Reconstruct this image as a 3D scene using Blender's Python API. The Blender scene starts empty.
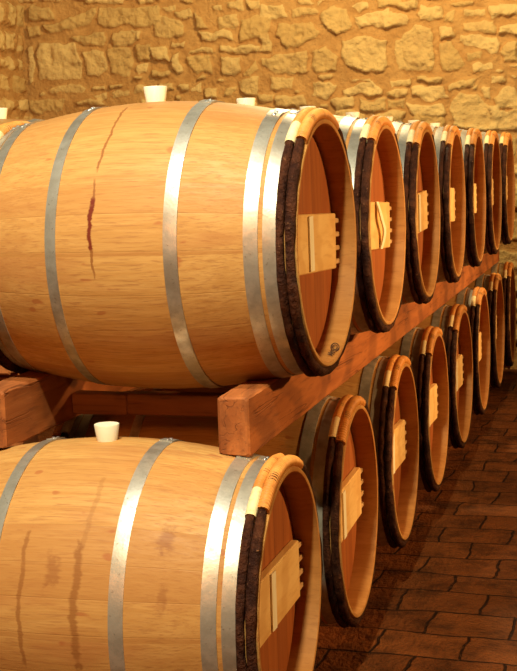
import bpy, math, random
import numpy as np
from mathutils import Vector, Matrix

random.seed(7)
PI = math.pi
SC = bpy.context.scene
COL = SC.collection

# ------------------------------------------------------------------ dimensions (metres)
LB, RB, RR = 0.81, 0.346, 0.288           # barrel length, bilge radius, end radius
HL = LB / 2
FLOOR_TO_AXIS = 1.20                      # height of the upper tier's barrel axes
Y_WALL, X_CORNER = 5.85, -3.47
F_PX, PITCH, YAW, ROLL = 1378.89, 0.1270, 0.2714, -0.0244
CAM = Vector((0.7007, -3.1764, 0.2000 + FLOOR_TO_AXIS))
def cam_axes():
    cp, sp, cy, sy = math.cos(PITCH), math.sin(PITCH), math.cos(YAW), math.sin(YAW)
    F = Vector((-sy * cp, cy * cp, -sp)); R0 = Vector((cy, sy, 0)); U0 = R0.cross(F)
    return F, R0 * math.cos(ROLL) + U0 * math.sin(ROLL), U0 * math.cos(ROLL) - R0 * math.sin(ROLL)

def prof(x):
    return RB - (RB - RR) * abs(x / HL) ** 1.9

# ------------------------------------------------------------------ object helpers
def mesh_obj(name, me, parent=None, loc=(0, 0, 0), rot=(0, 0, 0)):
    o = bpy.data.objects.new(name, me)
    COL.objects.link(o)
    if parent: o.parent = parent
    o.location = loc; o.rotation_euler = rot
    return o

def thing(name, label, cat, loc, rotz=0, group=None):
    o = bpy.data.objects.new(name, None); COL.objects.link(o)
    o.empty_display_size = 0.05
    o.location = loc; o.rotation_euler = (0, 0, rotz)
    o['label'] = label; o['category'] = cat
    if group: o['group'] = group
    return o

def new_mesh(name, V, Fs, mat, smooth=True, auto=None):
    me = bpy.data.meshes.new(name)
    me.from_pydata([tuple(v) for v in V], [], Fs)
    me.validate(); me.update()
    if smooth:
        me.polygons.foreach_set('use_smooth', [True] * len(me.polygons))
        if auto is not None:
            me.set_sharp_from_angle(angle=math.radians(auto))
    if mat: me.materials.append(mat)
    return me

def merge(*parts):
    V, Fs = [], []
    for v, f in parts:
        n = len(V); V += list(v); Fs += [tuple(i + n for i in q) for q in f]
    return V, Fs

def lathe_x(pts, n=128, closed=False, a0=0.0, a1=2 * PI):
    """revolve (x, r) profile around the X axis; angle 0 = +Y, 90 deg = +Z"""
    full = abs(a1 - a0 - 2 * PI) < 1e-6
    m = n if full else n + 1
    V = []
    for i in range(m):
        a = a0 + (a1 - a0) * i / n
        c, s = math.cos(a), math.sin(a)
        for x, r in pts: V.append((x, r * c, r * s))
    k = len(pts); Fs = []
    for i in range(n):
        j = (i + 1) % m
        for p in range(k if closed else k - 1):
            q = (p + 1) % k
            Fs.append((i * k + p, i * k + q, j * k + q, j * k + p))
    if not full and closed:
        Fs.append(tuple(range(k))); Fs.append(tuple(reversed([n * k + p for p in range(k)])))
    return V, Fs

def bevel_box(sx, sy, sz, b=0.004, c=(0, 0, 0), jit=0.0, rnd=None, cuts=0, axis=1):
    """box with chamfered edges as an octagon-like section swept along `axis`"""
    dims = [sx, sy, sz]
    o = [i for i in range(3) if i != axis]
    a, bb, l = dims[o[0]] / 2, dims[o[1]] / 2, dims[axis] / 2
    def ring(t, ins):
        A, B = a - ins, bb - ins
        pr = [(A - b, -B), (A, -B + b), (A, B - b), (A - b, B), (-A + b, B), (-A, B - b), (-A, -B + b), (-A + b, -B)]
        out = []
        for u, v in pr:
            p = [0, 0, 0]; p[o[0]] = u; p[o[1]] = v; p[axis] = t
            if jit and rnd: 
                p[o[0]] += rnd.uniform(-jit, jit); p[o[1]] += rnd.uniform(-jit, jit)
            out.append((p[0] + c[0], p[1] + c[1], p[2] + c[2]))
        return out
    ts = [(-l, b)] + [(-l + b + (2 * l - 2 * b) * i / (cuts + 1), 0) for i in range(cuts + 2)] + [(l, b)]
    V = []; Fs = []
    for t, ins in ts: V += ring(t, ins)
    for i in range(len(ts) - 1):
        for p in range(8):
            q = (p + 1) % 8
            Fs.append((i * 8 + p, i * 8 + q, (i + 1) * 8 + q, (i + 1) * 8 + p))
    n = len(ts) - 1
    Fs.append(tuple(range(8))); Fs.append(tuple(reversed([n * 8 + p for p in range(8)])))
    return V, Fs

# ------------------------------------------------------------------ material helpers
class NT:
    def __init__(s, name):
        s.m = bpy.data.materials.new(name); s.m.use_nodes = True
        s.t = s.m.node_tree; s.t.nodes.clear()
        s.out = s.t.nodes.new('ShaderNodeOutputMaterial')
        s.b = s.t.nodes.new('ShaderNodeBsdfPrincipled')
        s.t.links.new(s.b.outputs[0], s.out.inputs[0])
    def n(s, kind, **kw):
        x = s.t.nodes.new('ShaderNode' + kind)
        for k, v in kw.items(): setattr(x, k, v)
        return x
    def put(s, sock, v):
        if isinstance(v, (int, float)): sock.default_value = v
        elif isinstance(v, (tuple, list)): sock.default_value = v if len(v) == len(sock.default_value) else (*v, 1)[:len(sock.default_value)]
        else: s.t.links.new(v, sock)
    def math(s, op, a, b=0.0, c=0.0, clamp=False):
        x = s.n('Math', operation=op, use_clamp=clamp)
        s.put(x.inputs[0], a); s.put(x.inputs[1], b); s.put(x.inputs[2], c)
        return x.outputs[0]
    def ramp(s, fac, lo, hi, a=0.0, b=1.0):
        x = s.n('MapRange', interpolation_type='SMOOTHSTEP')
        s.put(x.inputs[0], fac); s.put(x.inputs[1], lo); s.put(x.inputs[2], hi); s.put(x.inputs[3], a); s.put(x.inputs[4], b)
        return x.outputs[0]
    def mix(s, fac, a, b, mode='MIX'):
        x = s.n('Mix', data_type='RGBA', blend_type=mode)
        s.put(x.inputs[0], fac); s.put(x.inputs[6], a); s.put(x.inputs[7], b)
        return x.outputs[2]
    def coord(s, which='Object', scale=(1, 1, 1), jitter=True):
        tc = s.n('TexCoord'); v = tc.outputs[which]
        mp = s.n('Mapping'); s.put(mp.inputs[0], v); mp.inputs['Scale'].default_value = scale
        if jitter:
            oi = s.n('ObjectInfo'); 
            cx = s.n('CombineXYZ'); r = oi.outputs['Random']
            s.put(cx.inputs[0], s.math('MULTIPLY', r, 37.0)); s.put(cx.inputs[1], s.math('MULTIPLY', r, 91.0)); s.put(cx.inputs[2], s.math('MULTIPLY', r, 53.0))
            s.put(mp.inputs['Location'], cx.outputs[0])
        return mp.outputs[0]
    def noise(s, vec, scale, detail=4, rough=0.55, dist=0.0):
        x = s.n('TexNoise'); s.put(x.inputs['Vector'], vec)
        x.inputs['Scale'].default_value = scale; x.inputs['Detail'].default_value = detail
        x.inputs['Roughness'].default_value = rough; x.inputs['Distortion'].default_value = dist
        return x.outputs[0]
    def bump(s, h, strength=0.3, dist=0.01):
        x = s.n('Bump'); s.put(x.inputs['Height'], h); x.inputs['Strength'].default_value = strength; x.inputs['Distance'].default_value = dist
        s.t.links.new(x.outputs[0], s.b.inputs['Normal'])
    def fin(s, col, rough=0.6, metal=0.0, spec=0.5):
        s.put(s.b.inputs['Base Color'], col); s.put(s.b.inputs['Roughness'], rough); s.put(s.b.inputs['Metallic'], metal)
        s.b.inputs['Specular IOR Level'].default_value = spec
        return s.m

def mat_oak(name, stains=()):
    """barrel staves: grain along X, one tone per stave, thin joints; optional wine dribbles"""
    t = NT(name)
    tc = t.n('TexCoord'); sp = t.n('SeparateXYZ'); t.put(sp.inputs[0], tc.outputs['Object'])
    X, Y, Z = sp.outputs
    ang = t.math('ARCTAN2', Z, Y)                                   # -pi..pi
    oi = t.n('ObjectInfo'); rnd = oi.outputs['Random']
    aw = t.math('ADD', ang, t.math('MULTIPLY', t.math('SINE', t.math('ADD', t.math('MULTIPLY', ang, 5.0), t.math('MULTIPLY', rnd, 6.0))), 0.035))
    st = t.math('MULTIPLY', aw, 26 / (2 * PI))
    fl = t.math('FLOOR', st); fr = t.math('FRACT', st)
    wn = t.n('TexWhiteNoise', noise_dimensions='1D'); t.put(wn.inputs['W'], t.math('ADD', fl, t.math('MULTIPLY', rnd, 97.0)))
    tone = wn.outputs['Value']
    ed = t.math('MINIMUM', fr, t.math('SUBTRACT', 1.0, fr))
    joint = t.ramp(ed, 0.0, 0.022, 1.0, 0.0)
    v = t.coord(scale=(1.0, 1, 1))
    off = t.n('CombineXYZ'); t.put(off.inputs[0], t.math('MULTIPLY', tone, 7.0)); t.put(off.inputs[1], t.math('MULTIPLY', tone, 3.0))
    va = t.n('VectorMath', operation='ADD'); t.put(va.inputs[0], v); t.put(va.inputs[1], off.outputs[0])
    g = t.n('Mapping'); t.put(g.inputs[0], va.outputs[0]); g.inputs['Scale'].default_value = (1.6, 30, 30)
    grain = t.noise(g.outputs[0], 3.0, 6, 0.62, 0.35)
    f2 = t.n('Mapping'); t.put(f2.inputs[0], va.outputs[0]); f2.inputs['Scale'].default_value = (8, 130, 130)
    fine = t.noise(f2.outputs[0], 2.0, 3, 0.6)
    b2 = t.n('Mapping'); t.put(b2.inputs[0], va.outputs[0]); b2.inputs['Scale'].default_value = (1.2, 4.0, 4.0)
    blot = t.noise(b2.outputs[0], 3.0, 3, 0.5)
    col = t.mix(t.ramp(grain, 0.3, 0.72), (0.58, 0.315, 0.096), (0.47, 0.228, 0.058))
    col = t.mix(t.math('MULTIPLY', t.ramp(fine, 0.48, 0.70), 0.65), col, (0.33, 0.14, 0.045))
    col = t.mix(t.math('MULTIPLY', tone, 0.7), col, (0.36, 0.145, 0.036))
    col = t.mix(t.math('MULTIPLY', t.ramp(blot, 0.50, 0.72), 0.5), col, (0.38, 0.14, 0.04))
    sn = t.noise(t.coord(scale=(1, 1, 1)), 22.0, 2, 0.5)
    spot = t.noise(t.coord(scale=(18, 34, 34)), 1.0, 1, 0.4)
    col = t.mix(t.math('MULTIPLY', t.ramp(spot, 0.70, 0.76), 0.5), col, (0.30, 0.06, 0.02))
    for (x0, w, a_lo, a_hi, amt, c) in stains:
        # angle measured from +Z towards -Y (the camera side), degrees
        dn = t.math('ARCTAN2', t.math('MULTIPLY', Y, -1.0), Z)
        dg = t.math('ADD', t.math('MULTIPLY', dn, 180 / PI), t.math('MULTIPLY', t.math('SUBTRACT', t.noise(t.coord(scale=(60, 60, 60), jitter=False), 1.0, 3), 0.5), 14.0))
        wob = t.math('MULTIPLY', t.math('SUBTRACT', t.noise(t.coord(scale=(0, 9, 9), jitter=False), 1.0, 3), 0.5), 0.035)
        d = t.math('ABSOLUTE', t.math('SUBTRACT', t.math('ADD', X, wob), x0))
        brk = t.ramp(sn, 0.30, 0.42)
        dd = t.math('SUBTRACT', d, t.math('MULTIPLY', t.math('SUBTRACT', t.noise(t.coord(scale=(30, 120, 120), jitter=False), 1.0, 2), 0.5), w * 1.4))
        m = t.ramp(dd, w * 0.35, w, 1.0, 0.0)
        m = t.math('MULTIPLY', m, t.ramp(dg, a_lo - 2, a_lo + 2))
        m = t.math('MULTIPLY', m, t.ramp(dg, a_hi - 2, a_hi + 2, 1.0, 0.0))
        m = t.math('MULTIPLY', t.math('MULTIPLY', m, brk), amt)
        col = t.mix(m, col, c)
    col = t.mix(t.math('MULTIPLY', joint, 0.10), col, (0.16, 0.07, 0.025))
    t.bump(t.math('SUBTRACT', t.math('ADD', t.math('MULTIPLY', grain, 0.35), t.math('MULTIPLY', fine, 0.25)), t.math('MULTIPLY', joint, 0.25)), 0.35, 0.003)
    return t.fin(col, t.ramp(grain, 0.2, 0.8, 0.45, 0.65), 0, 0.18)

def mat_wood(name, a, b, dark, scale, rough=0.65, ring=0.0, plank=None, bump=0.25):
    t = NT(name)
    v = t.coord(scale=scale)
    g = t.noise(v, 2.2, 6, 0.6, 0.6)
    f = t.noise(v, 9.0, 3, 0.6)
    col = t.mix(t.ramp(g, 0.3, 0.7), a, b)
    col = t.mix(t.math('MULTIPLY', t.ramp(f, 0.52, 0.72), 0.4), col, dark)
    h = t.math('ADD', g, t.math('MULTIPLY', f, 0.4))
    if ring:
        w = t.n('TexWave', wave_type='RINGS', rings_direction='Z'); t.put(w.inputs['Vector'], v)
        w.inputs['Scale'].default_value = ring; w.inputs['Distortion'].default_value = 5.0; w.inputs['Detail'].default_value = 2.0; w.inputs['Detail Scale'].default_value = 0.8
        col = t.mix(t.math('MULTIPLY', t.ramp(w.outputs[1], 0.55, 0.95), 0.38), col, dark)
    if plank:
        tc = t.n('TexCoord'); sp = t.n('SeparateXYZ'); t.put(sp.inputs[0], tc.outputs['Object'])
        st = t.math('DIVIDE', t.math('ADD', sp.outputs[plank[0]], plank[2]), plank[1])
        wn = t.n('TexWhiteNoise', noise_dimensions='1D'); t.put(wn.inputs['W'], t.math('FLOOR', st))
        fr = t.math('FRACT', st); ed = t.math('MINIMUM', fr, t.math('SUBTRACT', 1.0, fr))
        j = t.ramp(ed, 0.0, 0.02, 1.0, 0.0)
        col = t.mix(t.math('MULTIPLY', wn.outputs[0], 0.35), col, dark)
        col = t.mix(t.math('MULTIPLY', j, 0.8), col, (0.05, 0.02, 0.008))
        h = t.math('SUBTRACT', h, j)
    if bump > 0.4:
        ck = t.noise(t.coord(scale=tuple(q * 1.6 if q > 2 else q * 0.7 for q in scale)), 1.6, 2, 0.5, 0.4)
        crack = t.math('MULTIPLY', t.ramp(t.math('ABSOLUTE', t.math('SUBTRACT', ck, 0.5)), 0.0, 0.012, 1.0, 0.0), t.ramp(g, 0.45, 0.6))
        kn = t.noise(t.coord(scale=tuple(11.0 if q > 2 else 6.0 for q in scale)), 1.0, 1, 0.4)
        col = t.mix(t.math('MULTIPLY', crack, 0.5), col, (0.03, 0.01, 0.004))
        col = t.mix(t.math('MULTIPLY', t.ramp(kn, 0.68, 0.76), 0.7), col, (0.07, 0.02, 0.008))
        h = t.math('SUBTRACT', h, crack)
    t.bump(h, bump, 0.003)
    return t.fin(col, rough, 0, 0.18)

M = {}
M['oak'] = mat_oak('oak_staves')
RED = (0.15, 0.022, 0.008)
BRN = (0.24, 0.085, 0.02)
M['oak_u'] = mat_oak('oak_staves_dribble', [(-0.048, 0.0042, 14, 97, 0.9, BRN), (-0.049, 0.0072, 68, 87, 1.0, RED)])
M['oak_l'] = mat_oak('oak_staves_stained', [(0.034, 0.012, 58, 100, 0.75, BRN), (-0.088, 0.007, 52, 100, 0.7, BRN), (0.040, 0.008, 30, 62, 0.3, BRN),
                                             (-0.02, 0.02, 62, 72, 0.35, RED), (0.21, 0.022, 49, 58, 0.4, RED), (0.215, 0.012, 70, 80, 0.3, RED)])
M['head'] = mat_wood('oak_head_boards', (0.42, 0.128, 0.028), (0.33, 0.088, 0.018), (0.18, 0.046, 0.011), (14, 14, 0.8), 0.6, plank=(1, 0.085, 1.03))
M['bar'] = mat_wood('pale_oak_bar', (0.90, 0.60, 0.24), (0.80, 0.48, 0.165), (0.62, 0.31, 0.09), (8, 1.3, 8), 0.55, ring=1.6)
M['chime'] = mat_wood('rim_oak', (0.50, 0.215, 0.055), (0.41, 0.16, 0.036), (0.26, 0.085, 0.018), (2.0, 16, 16), 0.6)
M['peg'] = mat_wood('peg_wood', (0.66, 0.42, 0.20), (0.55, 0.32, 0.13), (0.4, 0.2, 0.08), (20, 4, 20), 0.6)
M['strip'] = mat_wood('pale_strip', (0.95, 0.88, 0.66), (0.90, 0.80, 0.55), (0.75, 0.58, 0.34), (20, 20, 2), 0.6)
M['beam'] = mat_wood('rough_timber', (0.44, 0.14, 0.035), (0.30, 0.085, 0.02), (0.10, 0.028, 0.010), (9, 0.9, 9), 0.75, ring=1.1, bump=0.5)
M['rail'] = mat_wood('rail_timber', (0.28, 0.10, 0.03), (0.19, 0.06, 0.018), (0.08, 0.025, 0.009), (0.9, 9, 9), 0.75, bump=0.5)
M['wicker'] = mat_wood('orange_wicker', (0.68, 0.29, 0.065), (0.52, 0.19, 0.035), (0.26, 0.08, 0.015), (6, 6, 6), 0.5)
M['binding'] = mat_wood('cream_binding', (0.82, 0.66, 0.36), (0.72, 0.52, 0.24), (0.5, 0.3, 0.12), (6, 6, 6), 0.6)

t = NT('chestnut_bark')
v = t.coord(scale=(1, 1, 1)); a = t.noise(v, 28, 5, 0.65); b = t.noise(v, 75, 4, 0.7)
col = t.mix(t.ramp(a, 0.35, 0.7), (0.026, 0.007, 0.003), (0.085, 0.025, 0.009))
col = t.mix(t.math('MULTIPLY', t.ramp(b, 0.63, 0.74), 0.75), col, (0.34, 0.15, 0.06))
t.bump(t.math('ADD', a, b), 1.0, 0.012)
M['bark'] = t.fin(col, 0.7, 0, 0.12)

t = NT('galvanised_steel')
v = t.coord(scale=(1, 1, 1)); a = t.noise(v, 30, 4, 0.6); b = t.noise(v, 150, 2, 0.5); c = t.noise(v, 7, 3, 0.6)
col = t.mix(t.ramp(a, 0.3, 0.7), (0.56, 0.51, 0.41), (0.36, 0.32, 0.25))
col = t.mix(t.math('MULTIPLY', t.ramp(c, 0.48, 0.68), 0.5), col, (0.26, 0.19, 0.12))
col = t.mix(t.math('MULTIPLY', t.ramp(b, 0.66, 0.74), 0.55), col, (0.16, 0.11, 0.07))
t.bump(b, 0.12, 0.002)
M['steel'] = t.fin(col, t.ramp(a, 0.3, 0.7, 0.34, 0.48), 0.65)
t = NT('rivet_steel'); M['rivet'] = t.fin((0.62, 0.58, 0.52), 0.3, 0.9)
t = NT('silicone_bung'); M['bung'] = t.fin((0.84, 0.74, 0.52), 0.5)
t.b.inputs['Subsurface Weight'].default_value = 0.15; t.b.inputs['Subsurface Radius'].default_value = (0.02, 0.012, 0.006)
t = NT('burnt_mark'); M['burn'] = t.fin((0.05, 0.02, 0.01), 0.8)

# ------------------------------------------------------------------ barrel part meshes (axis on X, front head towards +X)
H_REC = 0.058            # how deep the head sits in the end
def body_pts():
    p = []
    for e in (-1, 1):
        s = []
        s.append((e * (HL - H_REC - 0.012), prof(HL - H_REC) - 0.026))
        s.append((e * (HL - 0.030), prof(HL - 0.03) - 0.0235))
        s.append((e * (HL - 0.001), RR - 0.0105))
        s.append((e * HL, RR - 0.0085))
        s.append((e * HL, RR - 0.0015)); s.append((e * (HL - 0.0015), RR))
        if e == -1: left = s
        else: right = s
    mid = [(-HL + 0.0015 + (LB - 0.003) * i / 44, prof(-HL + 0.0015 + (LB - 0.003) * i / 44)) for i in range(1, 44)]
    return left + mid + right[::-1]
me_body = new_mesh('stave_body', *lathe_x(body_pts(), 144), M['oak'], True, 35)
me_body.materials.append(M['chime'])
for p in me_body.polygons:                       # the inside of the stave ends
    c = p.center; r = math.hypot(c.y, c.z)
    if abs(c.x) > HL - H_REC - 0.02 and r < prof(min(HL, abs(c.x))) - 0.006: p.material_index = 1
me_body_u = me_body.copy(); me_body_u.materials[0] = M['oak_u']
me_body_l = me_body.copy(); me_body_l.materials[0] = M['oak_l']

rh = prof(HL - H_REC) - 0.024
HX = HL - H_REC
me_head = new_mesh('barrel_head', *lathe_x([(HX - 0.016, 0.0001), (HX - 0.016, rh), (HX - 0.006, rh), (HX, rh - 0.012), (HX, 0.0001)], 96), M['head'], True, 30)

def hoop_mesh(x0, x1, name):
    th = 0.0024
    pts = [(x0, prof(x0) - 0.001), (x0, prof(x0) + th), ((x0 + x1) / 2, prof((x0 + x1) / 2) + th + .0004), (x1, prof(x1) + th), (x1, prof(x1) - 0.001)]
    ring = lathe_x(pts, 144, closed=True)
    p2 = [(x0 + .0005, prof(x0)), (x0 + .0005, prof(x0) + th * 1.9), (x1 - .0005, prof(x1) + th * 1.9), (x1 - .0005, prof(x1))]
    lap = lathe_x(p2, 8, closed=True, a0=PI / 2 - 0.07, a1=PI / 2 + 0.07)
    return new_mesh(name, *merge(ring, lap), M['steel'], True, 25)
def rivet_mesh(x):
    r = prof(x) + 0.0042
    V = [(x, 0, r + 0.0035)]; Fs = []
    for k, (rr, h) in enumerate(((0.0035, 0.0028), (0.0055, 0.0))):
        for i in range(10):
            a = 2 * PI * i / 10; V.append((x + rr * math.cos(a), rr * math.sin(a), r + h))
    for i in range(10):
        j = (i + 1) % 10
        Fs.append((0, 1 + i, 1 + j)); Fs.append((1 + i, 11 + i, 11 + j, 1 + j))
    return new_mesh('rivet', V, Fs, M['rivet'])
HOOPS = []
for x0, x1 in ((0.113, 0.144), (0.2925, 0.3235), (0.3335, 0.3615)):
    for sgn in (-1, 1):
        a, b = (x0, x1) if sgn > 0 else (-x1, -x0)
        if sgn < 0: a, b = {0.113: (-0.170, -0.143), 0.2925: (-0.337, -0.307), 0.3335: (-0.3605, -0.341)}[x0]
        HOOPS.append((hoop_mesh(a, b, 'metal_hoop'), rivet_mesh((a + b) / 2)))

def tube_ring(xc, rc, r_tube, a0, a1, n, m=10, wob=0.0, ridge=0, seed=0, sq=1.0):
    rn = random.Random(seed)
    ph = [rn.uniform(0, 6.28) for _ in range(6)]
    full = abs(a1 - a0 - 2 * PI) < 1e-6
    k = n if full else n + 1
    V, Fs = [], []
    for i in range(k):
        a = a0 + (a1 - a0) * i / n
        w = wob * (math.sin(7 * a + ph[0]) + 0.7 * math.sin(13 * a + ph[1]) + 0.5 * math.sin(29 * a + ph[2]))
        rt = r_tube + w * 0.6
        if ridge: rt += ridge * abs(math.sin((a - a0) * rc / 0.0042 * PI / 2))
        for j in range(m):
            b = 2 * PI * j / m
            rad = rc + w * 0.5 + rt * math.cos(b) * sq
            x = xc + rt * math.sin(b) + w * 0.4
            V.append((x, rad * math.cos(a), rad * math.sin(a)))
    for i in range(n):
        j = (i + 1) % k
        for p in range(m):
            q = (p + 1) % m
            Fs.append((i * m + p, i * m + q, j * m + q, j * m + p))
    if not full:
        Fs.append(tuple(range(m))); Fs.append(tuple(reversed([n * m + p for p in range(m)])))
    return V, Fs
D = math.radians
WOOD_HOOPS = []
for sgn in (-1, 1):
    xo, xi = sgn * 0.3925, sgn * 0.3715
    ro, ri = prof(xo) + 0.008, prof(xi) + 0.0075
    outer = new_mesh('wooden_hoop', *tube_ring(xo, ro, 0.0112, 0, 2 * PI, 240, 12, 0.0013, 0, 3 + sgn), M['bark'])
    inner = new_mesh('wooden_hoop', *tube_ring(xi, ri, 0.0098, 0, 2 * PI, 240, 12, 0.0013, 0, 8 + sgn), M['bark'])
    wo = new_mesh('wicker_wrap', *tube_ring(xo, ro, 0.0124, D(66), D(129), 300, 12, 0.0003, 0.0020), M['wicker'])
    wi = new_mesh('wicker_wrap', *tube_ring(xi, ri, 0.0109, D(76), D(114), 180, 12, 0.0003, 0.0020), M['wicker'])
    bi = new_mesh('cream_binding', *tube_ring(xi, ri, 0.0116, D(114), D(128), 30, 12, 0.0003, 0.0007), M['binding'])
    WOOD_HOOPS.append((outer, [wo])); WOOD_HOOPS.append((inner, [wi, bi]))

# crossbar: a flat board across the head with bevelled ends, its pegs, its pale strip
BAR_H, BAR_T = 0.138, 0.020
def bar_mesh():
    half = math.sqrt(rh ** 2 - (BAR_H / 2) ** 2) - 0.048
    return new_mesh('crossbar', *bevel_box(BAR_T, 2 * half, BAR_H, 0.0025, (HX + BAR_T / 2, 0, 0), axis=1), M['bar'], True, 20), half
me_bar, BAR_HALF = bar_mesh()
def peg_mesh(side, z):
    y_in = BAR_HALF - 0.012
    y_out = math.sqrt((rh + 0.004) ** 2 - z ** 2)
    yc, ly = (y_in + y_out) / 2, (y_out - y_in)
    return new_mesh('peg', *bevel_box(0.011, ly, 0.0125, 0.002, (HX + 0.012, side * yc, z), axis=1), M['peg'], True, 20)
PEGS = [peg_mesh(s, z) for s in (-1, 1) for z in (-0.052, -0.018, 0.016, 0.050)]
def strip_mesh(bent=0.0):
    n = 14; V = []; Fs = []; hw = 0.018; x0 = HX + BAR_T
    for i in range(n + 1):
        u = i / n; z = (u - 0.5) * (BAR_H - 0.010) * (1.0 if not bent else 1.08)
        sh = bent * (0.5 * math.tanh((0.5 - u) * 7) ) ; lift = abs(bent) * 0.25 * math.sin(PI * u)
        for y, x in ((-hw, 0), (hw, 0), (hw, 0.0045), (-hw, 0.0045)):
            V.append((x0 + x + lift, y + sh, z))
    for i in range(n):
        for p in range(4):
            q = (p + 1) % 4; Fs.append((i * 4 + p, i * 4 + q, (i + 1) * 4 + q, (i + 1) * 4 + p))
    Fs.append((0, 1, 2, 3)); Fs.append((n * 4 + 3, n * 4 + 2, n * 4 + 1, n * 4))
    return new_mesh('label_strip', V, Fs, M['strip'], True, 30)
me_strip, me_strip_bent = strip_mesh(), strip_mesh(0.055)

def bung_mesh():
    z0 = RB - 0.012
    pts = [(0.0001, z0), (0.0215, z0), (0.0285, z0 + 0.046), (0.0275, z0 + 0.0485), (0.0001, z0 + 0.0485)]
    n = 32; V, Fs = [], []
    for i in range(n):
        a = 2 * PI * i / n
        for r, z in pts: V.append((r * math.cos(a), r * math.sin(a), z))
    k = len(pts)
    for i in range(n):
        j = (i + 1) % n
        for p in range(k - 1): Fs.append((i * k + p, j * k + p, j * k + p + 1, i * k + p + 1))
    return new_mesh('bung', V, Fs, M['bung'], True, 35)
me_bung = bung_mesh()

def stamp_mesh():
    """oval burnt mark with a few strokes on the lower inside of the front rim"""
    V, Fs = [], []
    def stroke(pts, w, close=False):
        n0 = len(V); n = len(pts)
        for i, (u, x) in enumerate(pts):
            p, q = pts[i - 1 if (i or close) else 0], pts[(i + 1) % n if (i < n - 1 or close) else i]
            dx, du = q[1] - p[1], q[0] - p[0]; l = math.hypot(dx, du) or 1
            for s in (-1, 1):
                uu, xx = u + s * w * dx / l, x - s * w * du / l
                R = RR - 0.0105 - (HL - xx) * 0.36
                R = RR - 0.0110 - (HL - xx) * (0.0115 / 0.029)
                a = -PI / 2 + uu / R
                for dr in (0.0003, 0.0014): V.append((xx, (R - dr) * math.cos(a), (R - dr) * math.sin(a)))
        m = n if close else n - 1
        for i in range(m):
            a, b = n0 + i * 4, n0 + ((i + 1) % n) * 4
            Fs.extend([(a, a + 2, b + 2, b), (a + 1, b + 1, b + 3, a + 3), (a, b, b + 1, a + 1), (a + 2, a + 3, b + 3, b + 2)])
    xm = HL - 0.014
    stroke([(0.085 + 0.020 * math.cos(t), xm + 0.009 * math.sin(t)) for t in np.linspace(0, 2 * PI, 25)[:-1]], 0.0011, True)
    stroke([(0.085 + 0.012 * math.cos(t), xm + 0.005 * math.sin(t)) for t in np.linspace(0, 2 * PI, 19)[:-1]], 0.0009, True)
    for u, dx in ((0.055, .006), (0.049, .003), (0.043, .007), (0.036, .004), (0.030, .006)):
        stroke([(u, xm - dx), (u + 0.004, xm), (u + 0.001, xm + dx)], 0.0012)
    return new_mesh('burnt_stamp', V, Fs, M['burn'])
me_stamp = stamp_mesh()

def make_barrel(x, y, z, yaw, label, group, body=me_body, seed=0, rivets=True, strip='straight', bar_tilt=0.0, hoop_roll=0.0, hoop_dx=0.0, bung=True, strip_y=0.0, flip=False, stamp=False, wick=0.0):
    rn = random.Random(seed)
    root = thing('oak_barrel', label, 'barrel', (x + (0 if flip else 0.0038), y, z - RB + FLOOR_TO_AXIS - (0 if flip else 0.003)), yaw + (PI if flip else 0), group)
    root.rotation_euler.y = 0 if flip else -0.011
    ax = (0, 0, RB)
    b = mesh_obj('stave_body', body, root, ax)
    hd = mesh_obj('barrel_head', me_head, root, ax, (rn.uniform(-0.06, 0.06), 0, 0))
    h2 = mesh_obj('barrel_head', me_head, root, ax, (rn.uniform(-0.06, 0.06), 0, PI))
    for i, (hm, rm) in enumerate(HOOPS):
        h = mesh_obj('metal_hoop', hm, root, (hoop_dx if i < 2 else 0, 0, RB), (hoop_roll + rn.uniform(-0.12, 0.12), 0, 0))
        if rivets:
            for d in (-0.035, 0.035): mesh_obj('rivet', rm, h, (0, 0, 0), (d, 0, 0))
    for i, (wm, wraps) in enumerate(WOOD_HOOPS):
        h = mesh_obj('wooden_hoop', wm, root, ax, (wick + rn.uniform(-0.05, 0.05), 0, 0))
        for w in wraps: mesh_obj(w.name.split('.')[0], w, h)
    cb = mesh_obj('crossbar', me_bar, root, ax, (bar_tilt, 0, 0))
    for p in PEGS: mesh_obj('peg', p, cb)
    if strip: mesh_obj('label_strip', me_strip_bent if strip == 'bent' else me_strip, cb, (0, strip_y, 0), (rn.uniform(-0.03, 0.03) - bar_tilt * 0.5, 0, 0))
    if bung: mesh_obj('bung', me_bung, root, (-0.013, 0, RB), (0, 0, 0))
    if stamp: mesh_obj('burnt_stamp', me_stamp, root, ax)
    return root

YAWS = [-0.0248, -0.0048, 0.0063, 0.018, 0.0162, 0.0144, 0.0068, 0.0034, 0.0179, 0.0161, 0.0102, -0.0038, 0.01, 0.0162, 0.0254]
JY = [-0.0098, 0.0003, 0.0037, 0.006, 0.0061, 0.0, -0.0063, 0.0191, -0.0004, -0.0068, -0.0193, -0.005, 0.0005, 0.0062, 0.0057]
PITCH_Y = 0.7833
upper = [(-HL, k * PITCH_Y + JY[k], 0.0, YAWS[k]) for k in range(7)]
lower = [(-HL - 0.0275, -0.3512 + k * PITCH_Y + JY[7 + k], -0.76, YAWS[7 + k]) for k in range(8)]
ul = ['large oak barrel at the front of the upper tier, a red dribble below its bung',
      'upper-tier oak barrel with a bent white strip on its crossbar, second from the front',
      'upper-tier oak barrel third from the front, behind the one with the bent strip',
      'upper-tier oak barrel fourth from the front, in the middle of its tier',
      'upper-tier oak barrel fifth from the front, third from the stone wall',
      'upper-tier oak barrel sixth from the front, second from the stone wall',
      'upper-tier oak barrel last in its tier, nearest the stone wall']
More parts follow.
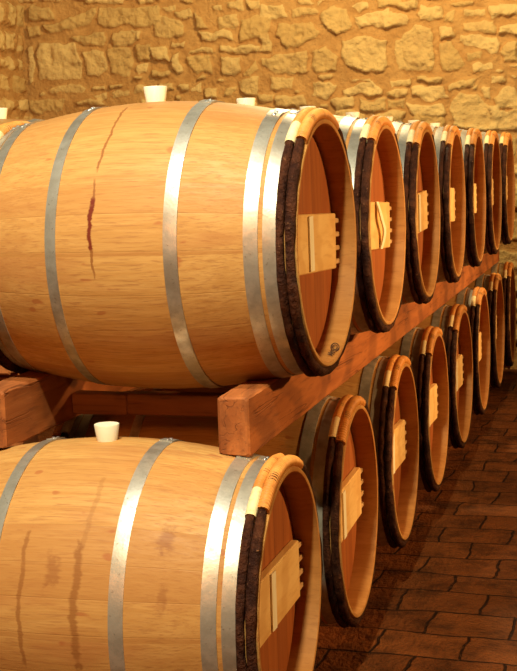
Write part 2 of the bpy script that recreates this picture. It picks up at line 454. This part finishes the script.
for i, (x, y, z, a) in enumerate(upper):
    make_barrel(x, y, z, a, ul[i], 'oak barrels of the upper tier', me_body_u if i == 0 else me_body, 10 + i, i < 3,
                'bent' if i == 1 else 'straight', -0.034 if i == 0 else random.Random(i).uniform(-0.05, 0.03), 0.0 if i else 0.2, 0.0 if i else 0.006, True,
                {0: -0.03, 1: 0.03}.get(i, random.Random(i + 50).uniform(-0.06, 0.02)), stamp=(i == 0))
ll = ['nearest lower-tier oak barrel with brown wine stains and a bung beside the timber rack',
      'lower-tier oak barrel second from the front, its head just right of the nearest one',
      'lower-tier oak barrel third from the front, beside the brick floor',
      'lower-tier oak barrel fourth from the front, beside the brick floor',
      'lower-tier oak barrel fifth from the front, fourth from the stone wall',
      'lower-tier oak barrel sixth from the front, third from the stone wall',
      'lower-tier oak barrel seventh from the front, second from the stone wall',
      'lower-tier oak barrel last in its tier, closest to the stone wall']
for i, (x, y, z, a) in enumerate(lower):
    make_barrel(x, y, z, a, ll[i], 'oak barrels of the lower tier', me_body_l if i == 0 else me_body, 40 + i, i < 3, 'straight',
                random.Random(i + 5).uniform(-0.05, 0.02), -0.06 if i == 0 else 0.0, -0.008 if i == 0 else 0.0, True, {0: -0.03, 1: -0.05}.get(i, random.Random(i + 70).uniform(-0.06, 0.0)))
# the next stack to the left, its bungs showing over the front barrel
make_barrel(-1.42, 1.174, 0.012, 0.0, 'farther-left oak barrel with its white bung at the left edge of the photo', 'oak barrels of the stack farther left', me_body, 81, False, flip=True)
make_barrel(-1.42, 1.983, 0.014, 0.0, 'farther-left oak barrel whose bung just shows over the front barrel', 'oak barrels of the stack farther left', me_body, 82, False, flip=True)

# ------------------------------------------------------------------ timber rack
def timber(name, label, cat, x, y0, y1, zt, zb, w, mat, seed, group=None, above=(), below=(), step=0.03):
    """square timber along Y, its faces notched where barrels rest on it or carry it"""
    rn = random.Random(seed)
    L = y1 - y0; ym, zm = (y0 + y1) / 2, (zt + zb) / 2
    V, Fs = bevel_box(w, L, zt - zb, 0.005, (0, 0, (zt - zb) / 2), jit=0.0010, rnd=rn, cuts=int(L / step), axis=1)
    out = []
    for vx, vy, vz in V:
        X, Y, Z = vx + x, vy + ym, vz + zb
        for bars, sgn in ((above, -1), (below, 1)):
            for bx, by, bz, ba in bars:
                r = prof(min(HL, abs(X - bx))) + 0.001; d = Y - by
                if abs(d) < r:
                    lim = bz + sgn * math.sqrt(r * r - d * d)
                    if sgn < 0 and Z > zm: Z = min(Z, lim)
                    if sgn > 0 and Z < zm: Z = max(Z, lim)
        out.append((vx, vy, Z - zb))
    me = new_mesh(name, out, Fs, mat, True, 25)
    o = mesh_obj(name, me, None, (x, ym, zb + FLOOR_TO_AXIS))
    o['label'] = label; o['category'] = cat
    if group: o['group'] = group
    return o
ZT, ZB = -0.313, -0.445
timber('timber_beam', 'long reddish timber beam under the right ends of the upper barrels', 'beam', -0.149, -0.345, 5.20, ZT + .002, ZB, 0.071, M['beam'], 1, 'beams of the barrel rack', upper, lower)
timber('timber_beam', 'dark reddish timber beam under the left ends of the upper barrels', 'beam', -0.727, -0.355, 5.20, ZT + .005, ZB, 0.078, M['beam'], 2, 'beams of the barrel rack', upper, lower)
rail = thing('cross_rail', 'dark horizontal rail between the two beams, below the front upper barrel', 'rail', (-0.432, 0.05, -0.432 + FLOOR_TO_AXIS))
for xa, xb, z0, z1 in ((-0.687, -0.5385, 0.001, 0.054), (-0.538, -0.190, 0.003, 0.057)):
    rn = random.Random(4)
    mesh_obj('board', new_mesh('board', *bevel_box(xb - xa, 0.05, z1 - z0, 0.003, ((xa + xb) / 2 + 0.432, 0, (z0 + z1) / 2), 0.0006, rn, 3, 0), M['rail'], True, 25), rail)
# ground timbers that carry the lower tier
g0 = -0.76 - 0.318
for x, lab in ((-0.26, 'low timber on the floor under the right ends of the lower barrels'), (-0.66, 'low timber on the floor under the left ends of the lower barrels')):
    timber('ground_timber', lab, 'beam', x, -0.60, 5.50, g0, -FLOOR_TO_AXIS, 0.085, M['beam'], 9, 'ground timbers', lower)
# beams of the farther stack
for x, lab in ((-1.17, 'dark timber beam under the right ends of the farther-left barrels'), (-1.67, 'dark timber beam under the left ends of the farther-left barrels')):
    timber('timber_beam', lab, 'beam', x, 0.6, 2.6, -0.305, -0.430, 0.075, M['beam'], 5, 'beams of the farther stack', ((-1.42, 1.174, 0.012, 0), (-1.42, 1.983, 0.014, 0)))
for x in (-1.17, -1.67):
    for y in (0.72, 2.46):
        o = timber('rack_post', 'short timber post under a beam of the farther-left stack', 'post', x, y - .06, y + .06, -0.431, -FLOOR_TO_AXIS, 0.075, M['beam'], 6, 'posts of the farther stack')

# ------------------------------------------------------------------ stone walls as real relief
def cam_ray(px, py):
    F, R, U = cam_axes()
    return F * F_PX + R * (px - 258.5) - U * (py - 335.5)
def on_wall(px, py):
    d = cam_ray(px, py); k = (Y_WALL - CAM.y) / d.y; p = CAM + d * k
    return (p.x, p.z)
TILES = {
 0: [[150,175,290,170,330,240,325,315,160,325,145,260],[335,205,425,200,430,270,400,305,350,305,335,260],[170,105,385,35,385,70,360,95,210,140],
     [395,30,640,20,640,90,560,103,395,105],[265,150,420,120,430,150,420,190,300,175],[450,125,540,115,555,150,520,180,455,195],
     [430,195,515,185,525,240,515,300,440,295],[120,20,200,30,230,70,170,90,120,80],[330,0,500,-20,495,15,350,22],[190,350,300,335,340,345,330,370,210,375],
     [365,375,420,360,430,385,390,400],[440,360,517,355,517,385,445,390],[435,335,490,330,485,350,440,355],[110,400,190,390,260,400,250,440,150,455,115,440],
     [290,405,400,385,420,420,310,425],[360,340,420,335,420,350,365,355],[110,110,160,100,170,140,120,160],[110,190,138,185,140,320,115,330]],
 130: [[90,75,140,55,200,85,220,130,200,150,150,158,95,145],[175,45,250,35,250,75,210,85,180,70],[255,55,290,55,320,110,260,115],[345,70,430,60,430,110,350,120],
     [435,80,560,60,560,155,430,165],[265,125,400,120,410,160,280,165],[20,180,85,170,95,210,80,245,30,245,20,215],[85,190,150,185,160,245,100,250],
     [160,170,220,165,220,195,165,195],[165,220,200,210,215,290,185,300,165,270],[225,230,320,215,330,290,265,300,235,270],[350,180,517,175,517,212,355,208],
     [360,225,440,220,440,280,400,300,370,295],[445,290,505,240,508,280,480,308,450,305],[20,255,70,250,75,290,25,295],[90,275,155,275,160,300,95,305],
     [15,340,60,335,60,375,15,375],[190,340,240,330,240,360,200,370],[245,348,290,330,295,360,245,370],[300,350,350,345,355,395,310,390],[430,320,517,300,517,380,440,375],
     [120,25,190,15,185,45,145,45],[20,45,60,35,70,90,30,90],[0,115,40,110,40,150,0,170],[315,20,370,15,360,50,320,45],[385,10,450,0,450,45,390,40],
     [455,5,517,0,517,45,470,45],[375,345,420,340,410,385,370,380],[20,-10,130,-20,120,5,40,12],[235,195,330,186,330,208,235,220],[110,325,180,318,180,360,110,365]],
 260: [[240,55,300,10,345,40,370,100,330,128,260,125],[70,100,200,85,235,140,180,185,110,195,65,150],[5,230,190,205,195,290,60,300,5,260],
     [205,210,260,180,320,220,310,285,225,290,208,250],[325,155,400,140,505,155,510,260,480,290,420,295,340,270,325,220],[385,65,517,40,517,110,390,110],
     [350,15,430,0,440,20,400,55],[470,0,560,-10,560,35,475,35],[35,310,130,305,125,345,60,370,38,360],[205,325,280,320,315,340,275,390,205,385],
     [330,350,450,325,490,345,490,380,340,385],[0,20,100,10,120,70,60,85,0,90],[130,35,220,25,235,55,130,70],[220,5,280,0,225,25],[60,380,180,370,190,420,70,425],
     [0,370,60,375,60,405,0,410],[285,385,375,385,375,425,300,450],[390,400,500,390,500,440,400,440],[365,320,450,315,445,330,370,330],[0,140,45,140,50,205,0,210],
     [240,410,280,405,280,435,240,435],[495,360,540,355,540,388,497,385]],
 387: [[35,160,110,105,170,110,185,220,180,285,100,290,50,270,30,210],[205,170,260,160,300,230,318,260,280,280,215,275,205,220],[285,140,440,145,460,180,440,218,330,185,280,160],
     [310,80,420,75,440,135,310,125],[445,110,530,95,540,140,445,140],[450,210,490,165,530,170,530,245,455,245],[310,205,380,205,390,240,320,240],
     [335,250,420,245,420,280,345,285],[250,390,290,360,370,380,420,450,415,510,310,510,260,470,245,430],[90,350,230,335,240,390,180,405,100,385],
     [70,410,220,415,235,450,200,470,90,455],[112,310,220,300,220,330,120,335],[10,320,100,315,95,345,15,348],[0,395,70,390,70,435,0,435],[10,355,75,350,70,388,10,385],
     [425,380,470,335,517,370,540,430,430,435],[405,20,540,20,540,70,410,70],[300,40,395,30,395,60,300,65],[130,20,215,20,220,80,130,85],[40,0,130,-10,120,40,40,35],
     [240,15,350,-10,350,15,270,35],[222,60,270,40,275,90,225,95],[375,340,410,345,415,390,385,395],[405,305,470,300,475,330,410,335],[480,300,512,310,505,330],
     [200,110,265,105,265,140,205,160],[325,345,365,330,360,360],[240,330,300,310,360,305,350,335,245,360],[0,50,80,50,90,95,0,110],[430,440,540,440,540,517,430,517]]}
polys = []
for x0, L in TILES.items():
    for f in L:
        polys.append([on_wall(x0 + f[i] / 3.977, f[i + 1] / 3.977) for i in range(0, len(f), 2)])

def vnoise(u, v, seed):
    """smooth value noise on arrays"""
    rs = np.random.RandomState(seed); T = rs.rand(256, 256)
    i, j = np.floor(u).astype(int), np.floor(v).astype(int); fu, fv = u - i, v - j
    fu = fu * fu * (3 - 2 * fu); fv = fv * fv * (3 - 2 * fv)
    g = lambda a, b: T[a % 256, b % 256]
    return (g(i, j) * (1 - fu) + g(i + 1, j) * fu) * (1 - fv) + (g(i, j + 1) * (1 - fu) + g(i + 1, j + 1) * fu) * fv
def fbm(u, v, seed, o=4):
    s = 0; a = 0.5
    for k in range(o): s = s + a * vnoise(u * 2 ** k, v * 2 ** k, seed + k); a *= 0.5
    return s
def poly_sd(P, u, v):
    """distance inside a polygon (positive inside)"""
    d = np.full(u.shape, 1e9); ins = np.zeros(u.shape, bool); n = len(P)
    for i in range(n):
        (ax, ay), (bx, by) = P[i], P[(i + 1) % n]
        ex, ey = bx - ax, by - ay; wx, wy = u - ax, v - ay
        k = np.clip((wx * ex + wy * ey) / (ex * ex + ey * ey + 1e-12), 0, 1)
        d = np.minimum(d, np.hypot(wx - k * ex, wy - k * ey))
        c = ((ay > v) != (by > v)) & (u < (bx - ax) * (v - ay) / (by - ay + 1e-12) + ax)
        ins ^= c
    return np.where(ins, d, -d)
def chips(u0, u1, v0, v1, n, seed, big):
    """small stones pressed into the mortar wherever no large one lies"""
    rn = random.Random(seed); out = []; box = [(min(p[0] for p in P), max(p[0] for p in P), min(p[1] for p in P), max(p[1] for p in P)) for P in big]
    for _ in range(n * 30):
        if len(out) >= n: break
        u, v = rn.uniform(u0, u1), rn.uniform(v0, v1); w, h = rn.uniform(0.022, 0.075), rn.uniform(0.014, 0.034)
        if any(a - w < u < b + w and c - h < v < d + h for a, b, c, d in box): continue
        box.append((u - w, u + w, v - h, v + h))
        out.append([(u + w * math.cos(q) * rn.uniform(0.75, 1.1), v + h * math.sin(q) * rn.uniform(0.75, 1.1)) for q in np.linspace(0, 2 * PI, 8)[:-1]])
    return out
def random_stones(u0, u1, v0, v1, seed):
    rn = random.Random(seed); out = []; v = v0
    while v < v1:
        h = rn.uniform(0.10, 0.22); u = u0 - rn.uniform(0, 0.2)
        while u < u1:
            w = rn.uniform(0.12, 0.36); g = 0.016
            k = rn.randint(1, 2) if h > 0.16 and w < 0.2 else 1
            for q in range(k):
                a, b = v + h * q / k, v + h * (q + 1) / k
                j = lambda s=0.028: rn.uniform(-s, s)
                out.append([(u + g + abs(j()), a + g + abs(j())), (u + w / 2, a + g + abs(j(.012))), (u + w - g - abs(j()), a + g + abs(j())), (u + w - g - abs(j(.02)), (a + b) / 2),
                            (u + w - g - abs(j()), b - g - abs(j())), (u + w / 2, b - g - abs(j(.012))), (u + g + abs(j()), b - g - abs(j())), (u + g + abs(j(.02)), (a + b) / 2)])
            u += w
        v += h
    return out
def relief(name, u0, u1, v0, v1, step, stones, place, mat, seed):
    nu, nv = int((u1 - u0) / step) + 1, int((v1 - v0) / step) + 1
    U, Vv = np.meshgrid(np.linspace(u0, u1, nu), np.linspace(v0, v1, nv))
    wu = U + (fbm(U * 13, Vv * 13, seed) - 0.47) * 0.062; wv = Vv + (fbm(U * 13 + 40, Vv * 13, seed + 9) - 0.47) * 0.062
    h = (fbm(U * 9, Vv * 9, seed + 20) - 0.5) * 0.030 + (fbm(U * 40, Vv * 40, seed + 30, 3) - 0.45) * 0.012
    base = h.copy()
    mask = np.zeros_like(h); rnd = np.full(h.shape, 0.5)
    rs = np.random.RandomState(seed)
    for P in stones:
        A = np.array(P); r1, r2, sl, tilt = rs.rand(4)
        i0, i1 = np.searchsorted(U[0], [A[:, 0].min() - 0.03, A[:, 0].max() + 0.03]); j0, j1 = np.searchsorted(Vv[:, 0], [A[:, 1].min() - 0.03, A[:, 1].max() + 0.03])
        if i1 <= i0 or j1 <= j0: continue
        S = np.s_[j0:j1, i0:i1]
        sd = poly_sd(P, wu[S], wv[S])
        up = 0.010 + 0.022 * r1
        k = np.clip((sd + 0.004) / 0.017, 0, 1); k = k * k * (3 - 2 * k)
        c = A.mean(0)
        top = up + (U[S] - c[0]) * (sl - 0.5) * 0.10 + (Vv[S] - c[1]) * (tilt - 0.35) * 0.12 + (fbm(U[S] * 20 + r1 * 50, Vv[S] * 20, seed + 50, 5) - 0.47) * 0.044
        top = np.maximum(top, 0.006)
        hh = base[S] * (1 - 0.4 * k) + top * k
        h[S] = np.where(k > mask[S], hh, h[S]); rnd[S] = np.where(k > mask[S], r2, rnd[S]); mask[S] = np.maximum(mask[S], k)
    V3 = place(U, Vv, h).reshape(-1, 3)
    me = bpy.data.meshes.new(name)
    me.vertices.add(nu * nv); me.vertices.foreach_set('co', V3.astype(np.float32).ravel())
    idx = np.arange(nu * nv).reshape(nv, nu)
    q = np.stack([idx[:-1, :-1], idx[:-1, 1:], idx[1:, 1:], idx[1:, :-1]], -1).reshape(-1, 4)
    me.loops.add(q.size); me.loops.foreach_set('vertex_index', q.ravel().astype(np.int32))
    me.polygons.add(len(q)); me.polygons.foreach_set('loop_start', np.arange(0, q.size, 4, dtype=np.int32))
    me.update(calc_edges=True); me.validate()
    me.polygons.foreach_set('use_smooth', [True] * len(q))
    ca = me.color_attributes.new('stone', 'FLOAT_COLOR', 'POINT')
    arr = np.stack([mask.ravel(), rnd.ravel(), mask.ravel() * 0, np.ones(nu * nv)], 1)
    ca.data.foreach_set('color', arr.astype(np.float32).ravel())
    me.materials.append(mat)
    o = mesh_obj(name, me); o['kind'] = 'structure'
    return o

t = NT('rubble_stone')
at = t.n('Attribute', attribute_name='stone'); sp = t.n('SeparateColor'); t.put(sp.inputs[0], at.outputs['Color'])
v = t.coord(scale=(1, 1, 1), jitter=False); a = t.noise(v, 9, 5, 0.6); b = t.noise(v, 45, 5, 0.65); c = t.noise(v, 3, 3, 0.5)
stone = t.mix(sp.outputs[1], (0.56, 0.335, 0.105), (0.70, 0.46, 0.165))
stone = t.mix(t.math('MULTIPLY', t.ramp(a, 0.45, 0.75), 0.5), stone, (0.40, 0.22, 0.075))
stone = t.mix(t.math('MULTIPLY', t.ramp(b, 0.6, 0.75), 0.5), stone, (0.26, 0.13, 0.05))
mort = t.mix(t.ramp(a, 0.3, 0.7), (0.54, 0.285, 0.085), (0.44, 0.215, 0.06))
mort = t.mix(t.math('MULTIPLY', t.ramp(b, 0.55, 0.75), 0.4), mort, (0.24, 0.12, 0.045))
col = t.mix(t.ramp(sp.outputs[0], 0.25, 0.7), mort, stone)
t.bump(t.math('ADD', b, t.math('MULTIPLY', a, 0.6)), 0.8, 0.02)
M['wall'] = t.fin(col, 0.9, 0, 0.1)

vz = on_wall(258, 128)[1]
# traced stones above the barrels, plain rubble below them
low = [P for P in random_stones(X_CORNER, 2.4, 0.0, vz + 0.02, 11)]
side = [P for P in random_stones(-0.02, 2.4, vz + 0.02, 3.3, 13) if min(p[0] for p in P) > 0.10]
top_z = on_wall(258, -3)[1]
high = random_stones(X_CORNER, 0.2, top_z + 0.02, 3.3, 14)
relief('wall_back', X_CORNER - 0.1, 2.4, 0.0, 3.3, 0.0085, polys + low + side + high + chips(X_CORNER, 0.1, vz, top_z, 70, 3, polys),
       lambda u, v, h: np.stack([u, Y_WALL - h, v], -1), M['wall'], 5)
relief('wall_left', 2.6, Y_WALL + 0.1, 0.0, 3.3, 0.0105, random_stones(2.6, Y_WALL, 0.0, 3.3, 21),
       lambda u, v, h: np.stack([X_CORNER + h, u, v], -1)[:, ::-1], M['wall'], 25)

# ------------------------------------------------------------------ brick floor
t = NT('worn_brick_floor')
tc = t.n('TexCoord'); mp = t.n('Mapping'); t.put(mp.inputs[0], tc.outputs['Object']); mp.inputs['Rotation'].default_value = (0, 0, D(1.5))
wv = t.n('VectorMath', operation='ADD'); t.put(wv.inputs[0], mp.outputs[0])
nz = t.n('TexNoise'); t.put(nz.inputs['Vector'], mp.outputs[0]); nz.inputs['Scale'].default_value = 3.5; nz.inputs['Detail'].default_value = 3
sc = t.n('VectorMath', operation='SCALE'); t.put(sc.inputs[0], nz.outputs['Color']); sc.inputs['Scale'].default_value = 0.085
t.put(wv.inputs[1], sc.outputs[0])
br = t.n('TexBrick'); t.put(br.inputs['Vector'], wv.outputs[0])
br.inputs['Scale'].default_value = 1.0; br.inputs['Brick Width'].default_value = 0.25; br.inputs['Row Height'].default_value = 0.195; br.inputs['Mortar Size'].default_value = 0.0055
br.inputs['Mortar Smooth'].default_value = 0.6; br.inputs['Bias'].default_value = 0.0
br.inputs['Color1'].default_value = (0.22, 0.062, 0.014, 1); br.inputs['Color2'].default_value = (0.135, 0.036, 0.008, 1); br.inputs['Mortar'].default_value = (0.026, 0.009, 0.003, 1)
v = t.coord(jitter=False); a = t.noise(v, 7, 5, 0.65); b = t.noise(v, 55, 4, 0.65)
col = t.mix(t.math('MULTIPLY', t.ramp(a, 0.40, 0.68), 0.7), br.outputs['Color'], (0.025, 0.008, 0.003))
col = t.mix(t.math('MULTIPLY', t.ramp(b, 0.56, 0.70), 0.7), col, (0.16, 0.06, 0.02))
t.bump(t.math('ADD', t.math('MULTIPLY', br.outputs['Fac'], -0.7), t.math('ADD', t.math('MULTIPLY', a, 1.2), t.math('MULTIPLY', b, 0.8))), 0.9, 0.03)
M['floor'] = t.fin(col, 0.75, 0, 0.08)
fl = mesh_obj('floor', new_mesh('floor', [(X_CORNER - 0.1, -4, -0.05), (2.4, -4, -0.05), (2.4, Y_WALL + 0.1, -0.05), (X_CORNER - 0.1, Y_WALL + 0.1, -0.05),
     (X_CORNER - 0.1, -4, 0), (2.4, -4, 0), (2.4, Y_WALL + 0.1, 0), (X_CORNER - 0.1, Y_WALL + 0.1, 0)],
     [(4, 5, 6, 7), (3, 2, 1, 0), (0, 1, 5, 4), (1, 2, 6, 5), (2, 3, 7, 6), (3, 0, 4, 7)], M['floor'], False))
fl['kind'] = 'structure'

# ------------------------------------------------------------------ cellar lamps, added fill lights, camera
def lamp(name, loc, power, col, r=0.12):
    l = bpy.data.lights.new(name, 'POINT'); l.energy = power; l.color = col; l.shadow_soft_size = r
    o = bpy.data.objects.new(name, l); COL.objects.link(o); o.location = loc
    return o
WARM = (1.0, 0.80, 0.50)
lamp('overhead_light', (0.20, -2.9, FLOOR_TO_AXIS + 3.0), 880, (1.0, 0.95, 0.66), 0.07)
lamp('overhead_light', (-0.40, -1.35, FLOOR_TO_AXIS + 2.25), 235, (1.0, 1.0, 0.90), 0.08)  # extra light added above the row to brighten the barrel tops
lamp('overhead_light', (-0.55, 3.8, FLOOR_TO_AXIS + 2.3), 335, (1.0, 0.80, 0.44), 0.08)
lamp('front_fill', (-0.3, -3.7, FLOOR_TO_AXIS + 1.0), 120, (1.0, 0.32, 0.06), 0.25)  # added orange fill for the barrel fronts, stands for no known fixture
for y in (0.75, 2.0, 3.3, 4.6):                       # unseen spots added across the aisle to brighten the barrel heads
    l = bpy.data.lights.new('head_fill_spot', 'SPOT'); l.energy = 225; l.color = (1.0, 0.60, 0.24); l.shadow_soft_size = 0.05
    l.spot_size = D(60); l.spot_blend = 0.6
    o = bpy.data.objects.new('head_fill_spot', l); COL.objects.link(o); o.location = (2.3, y, 1.55)
    o.rotation_euler = (0, PI / 2 - D(12), D(9))
w = bpy.data.worlds.new('cellar_air'); SC.world = w; w.use_nodes = True
bg = w.node_tree.nodes['Background']; bg.inputs[0].default_value = (1.0, 0.28, 0.07, 1); bg.inputs[1].default_value = 0.01

cd = bpy.data.cameras.new('camera'); cam = bpy.data.objects.new('camera', cd); COL.objects.link(cam)
cd.sensor_fit = 'VERTICAL'; cd.sensor_height = 36.0; cd.lens = F_PX * 36.0 / 671.0
cd.clip_start = 0.05; cd.clip_end = 60
F, R, U = cam_axes()
cam.matrix_world = Matrix(((R.x, U.x, -F.x, CAM.x), (R.y, U.y, -F.y, CAM.y), (R.z, U.z, -F.z, CAM.z), (0, 0, 0, 1)))
SC.camera = cam

vs = SC.view_settings
SC.display_settings.display_device = 'sRGB'
vs.view_transform = 'Standard'; vs.look = 'None'; vs.gamma = 1.0; vs.exposure = 0.0; vs.use_curve_mapping = False
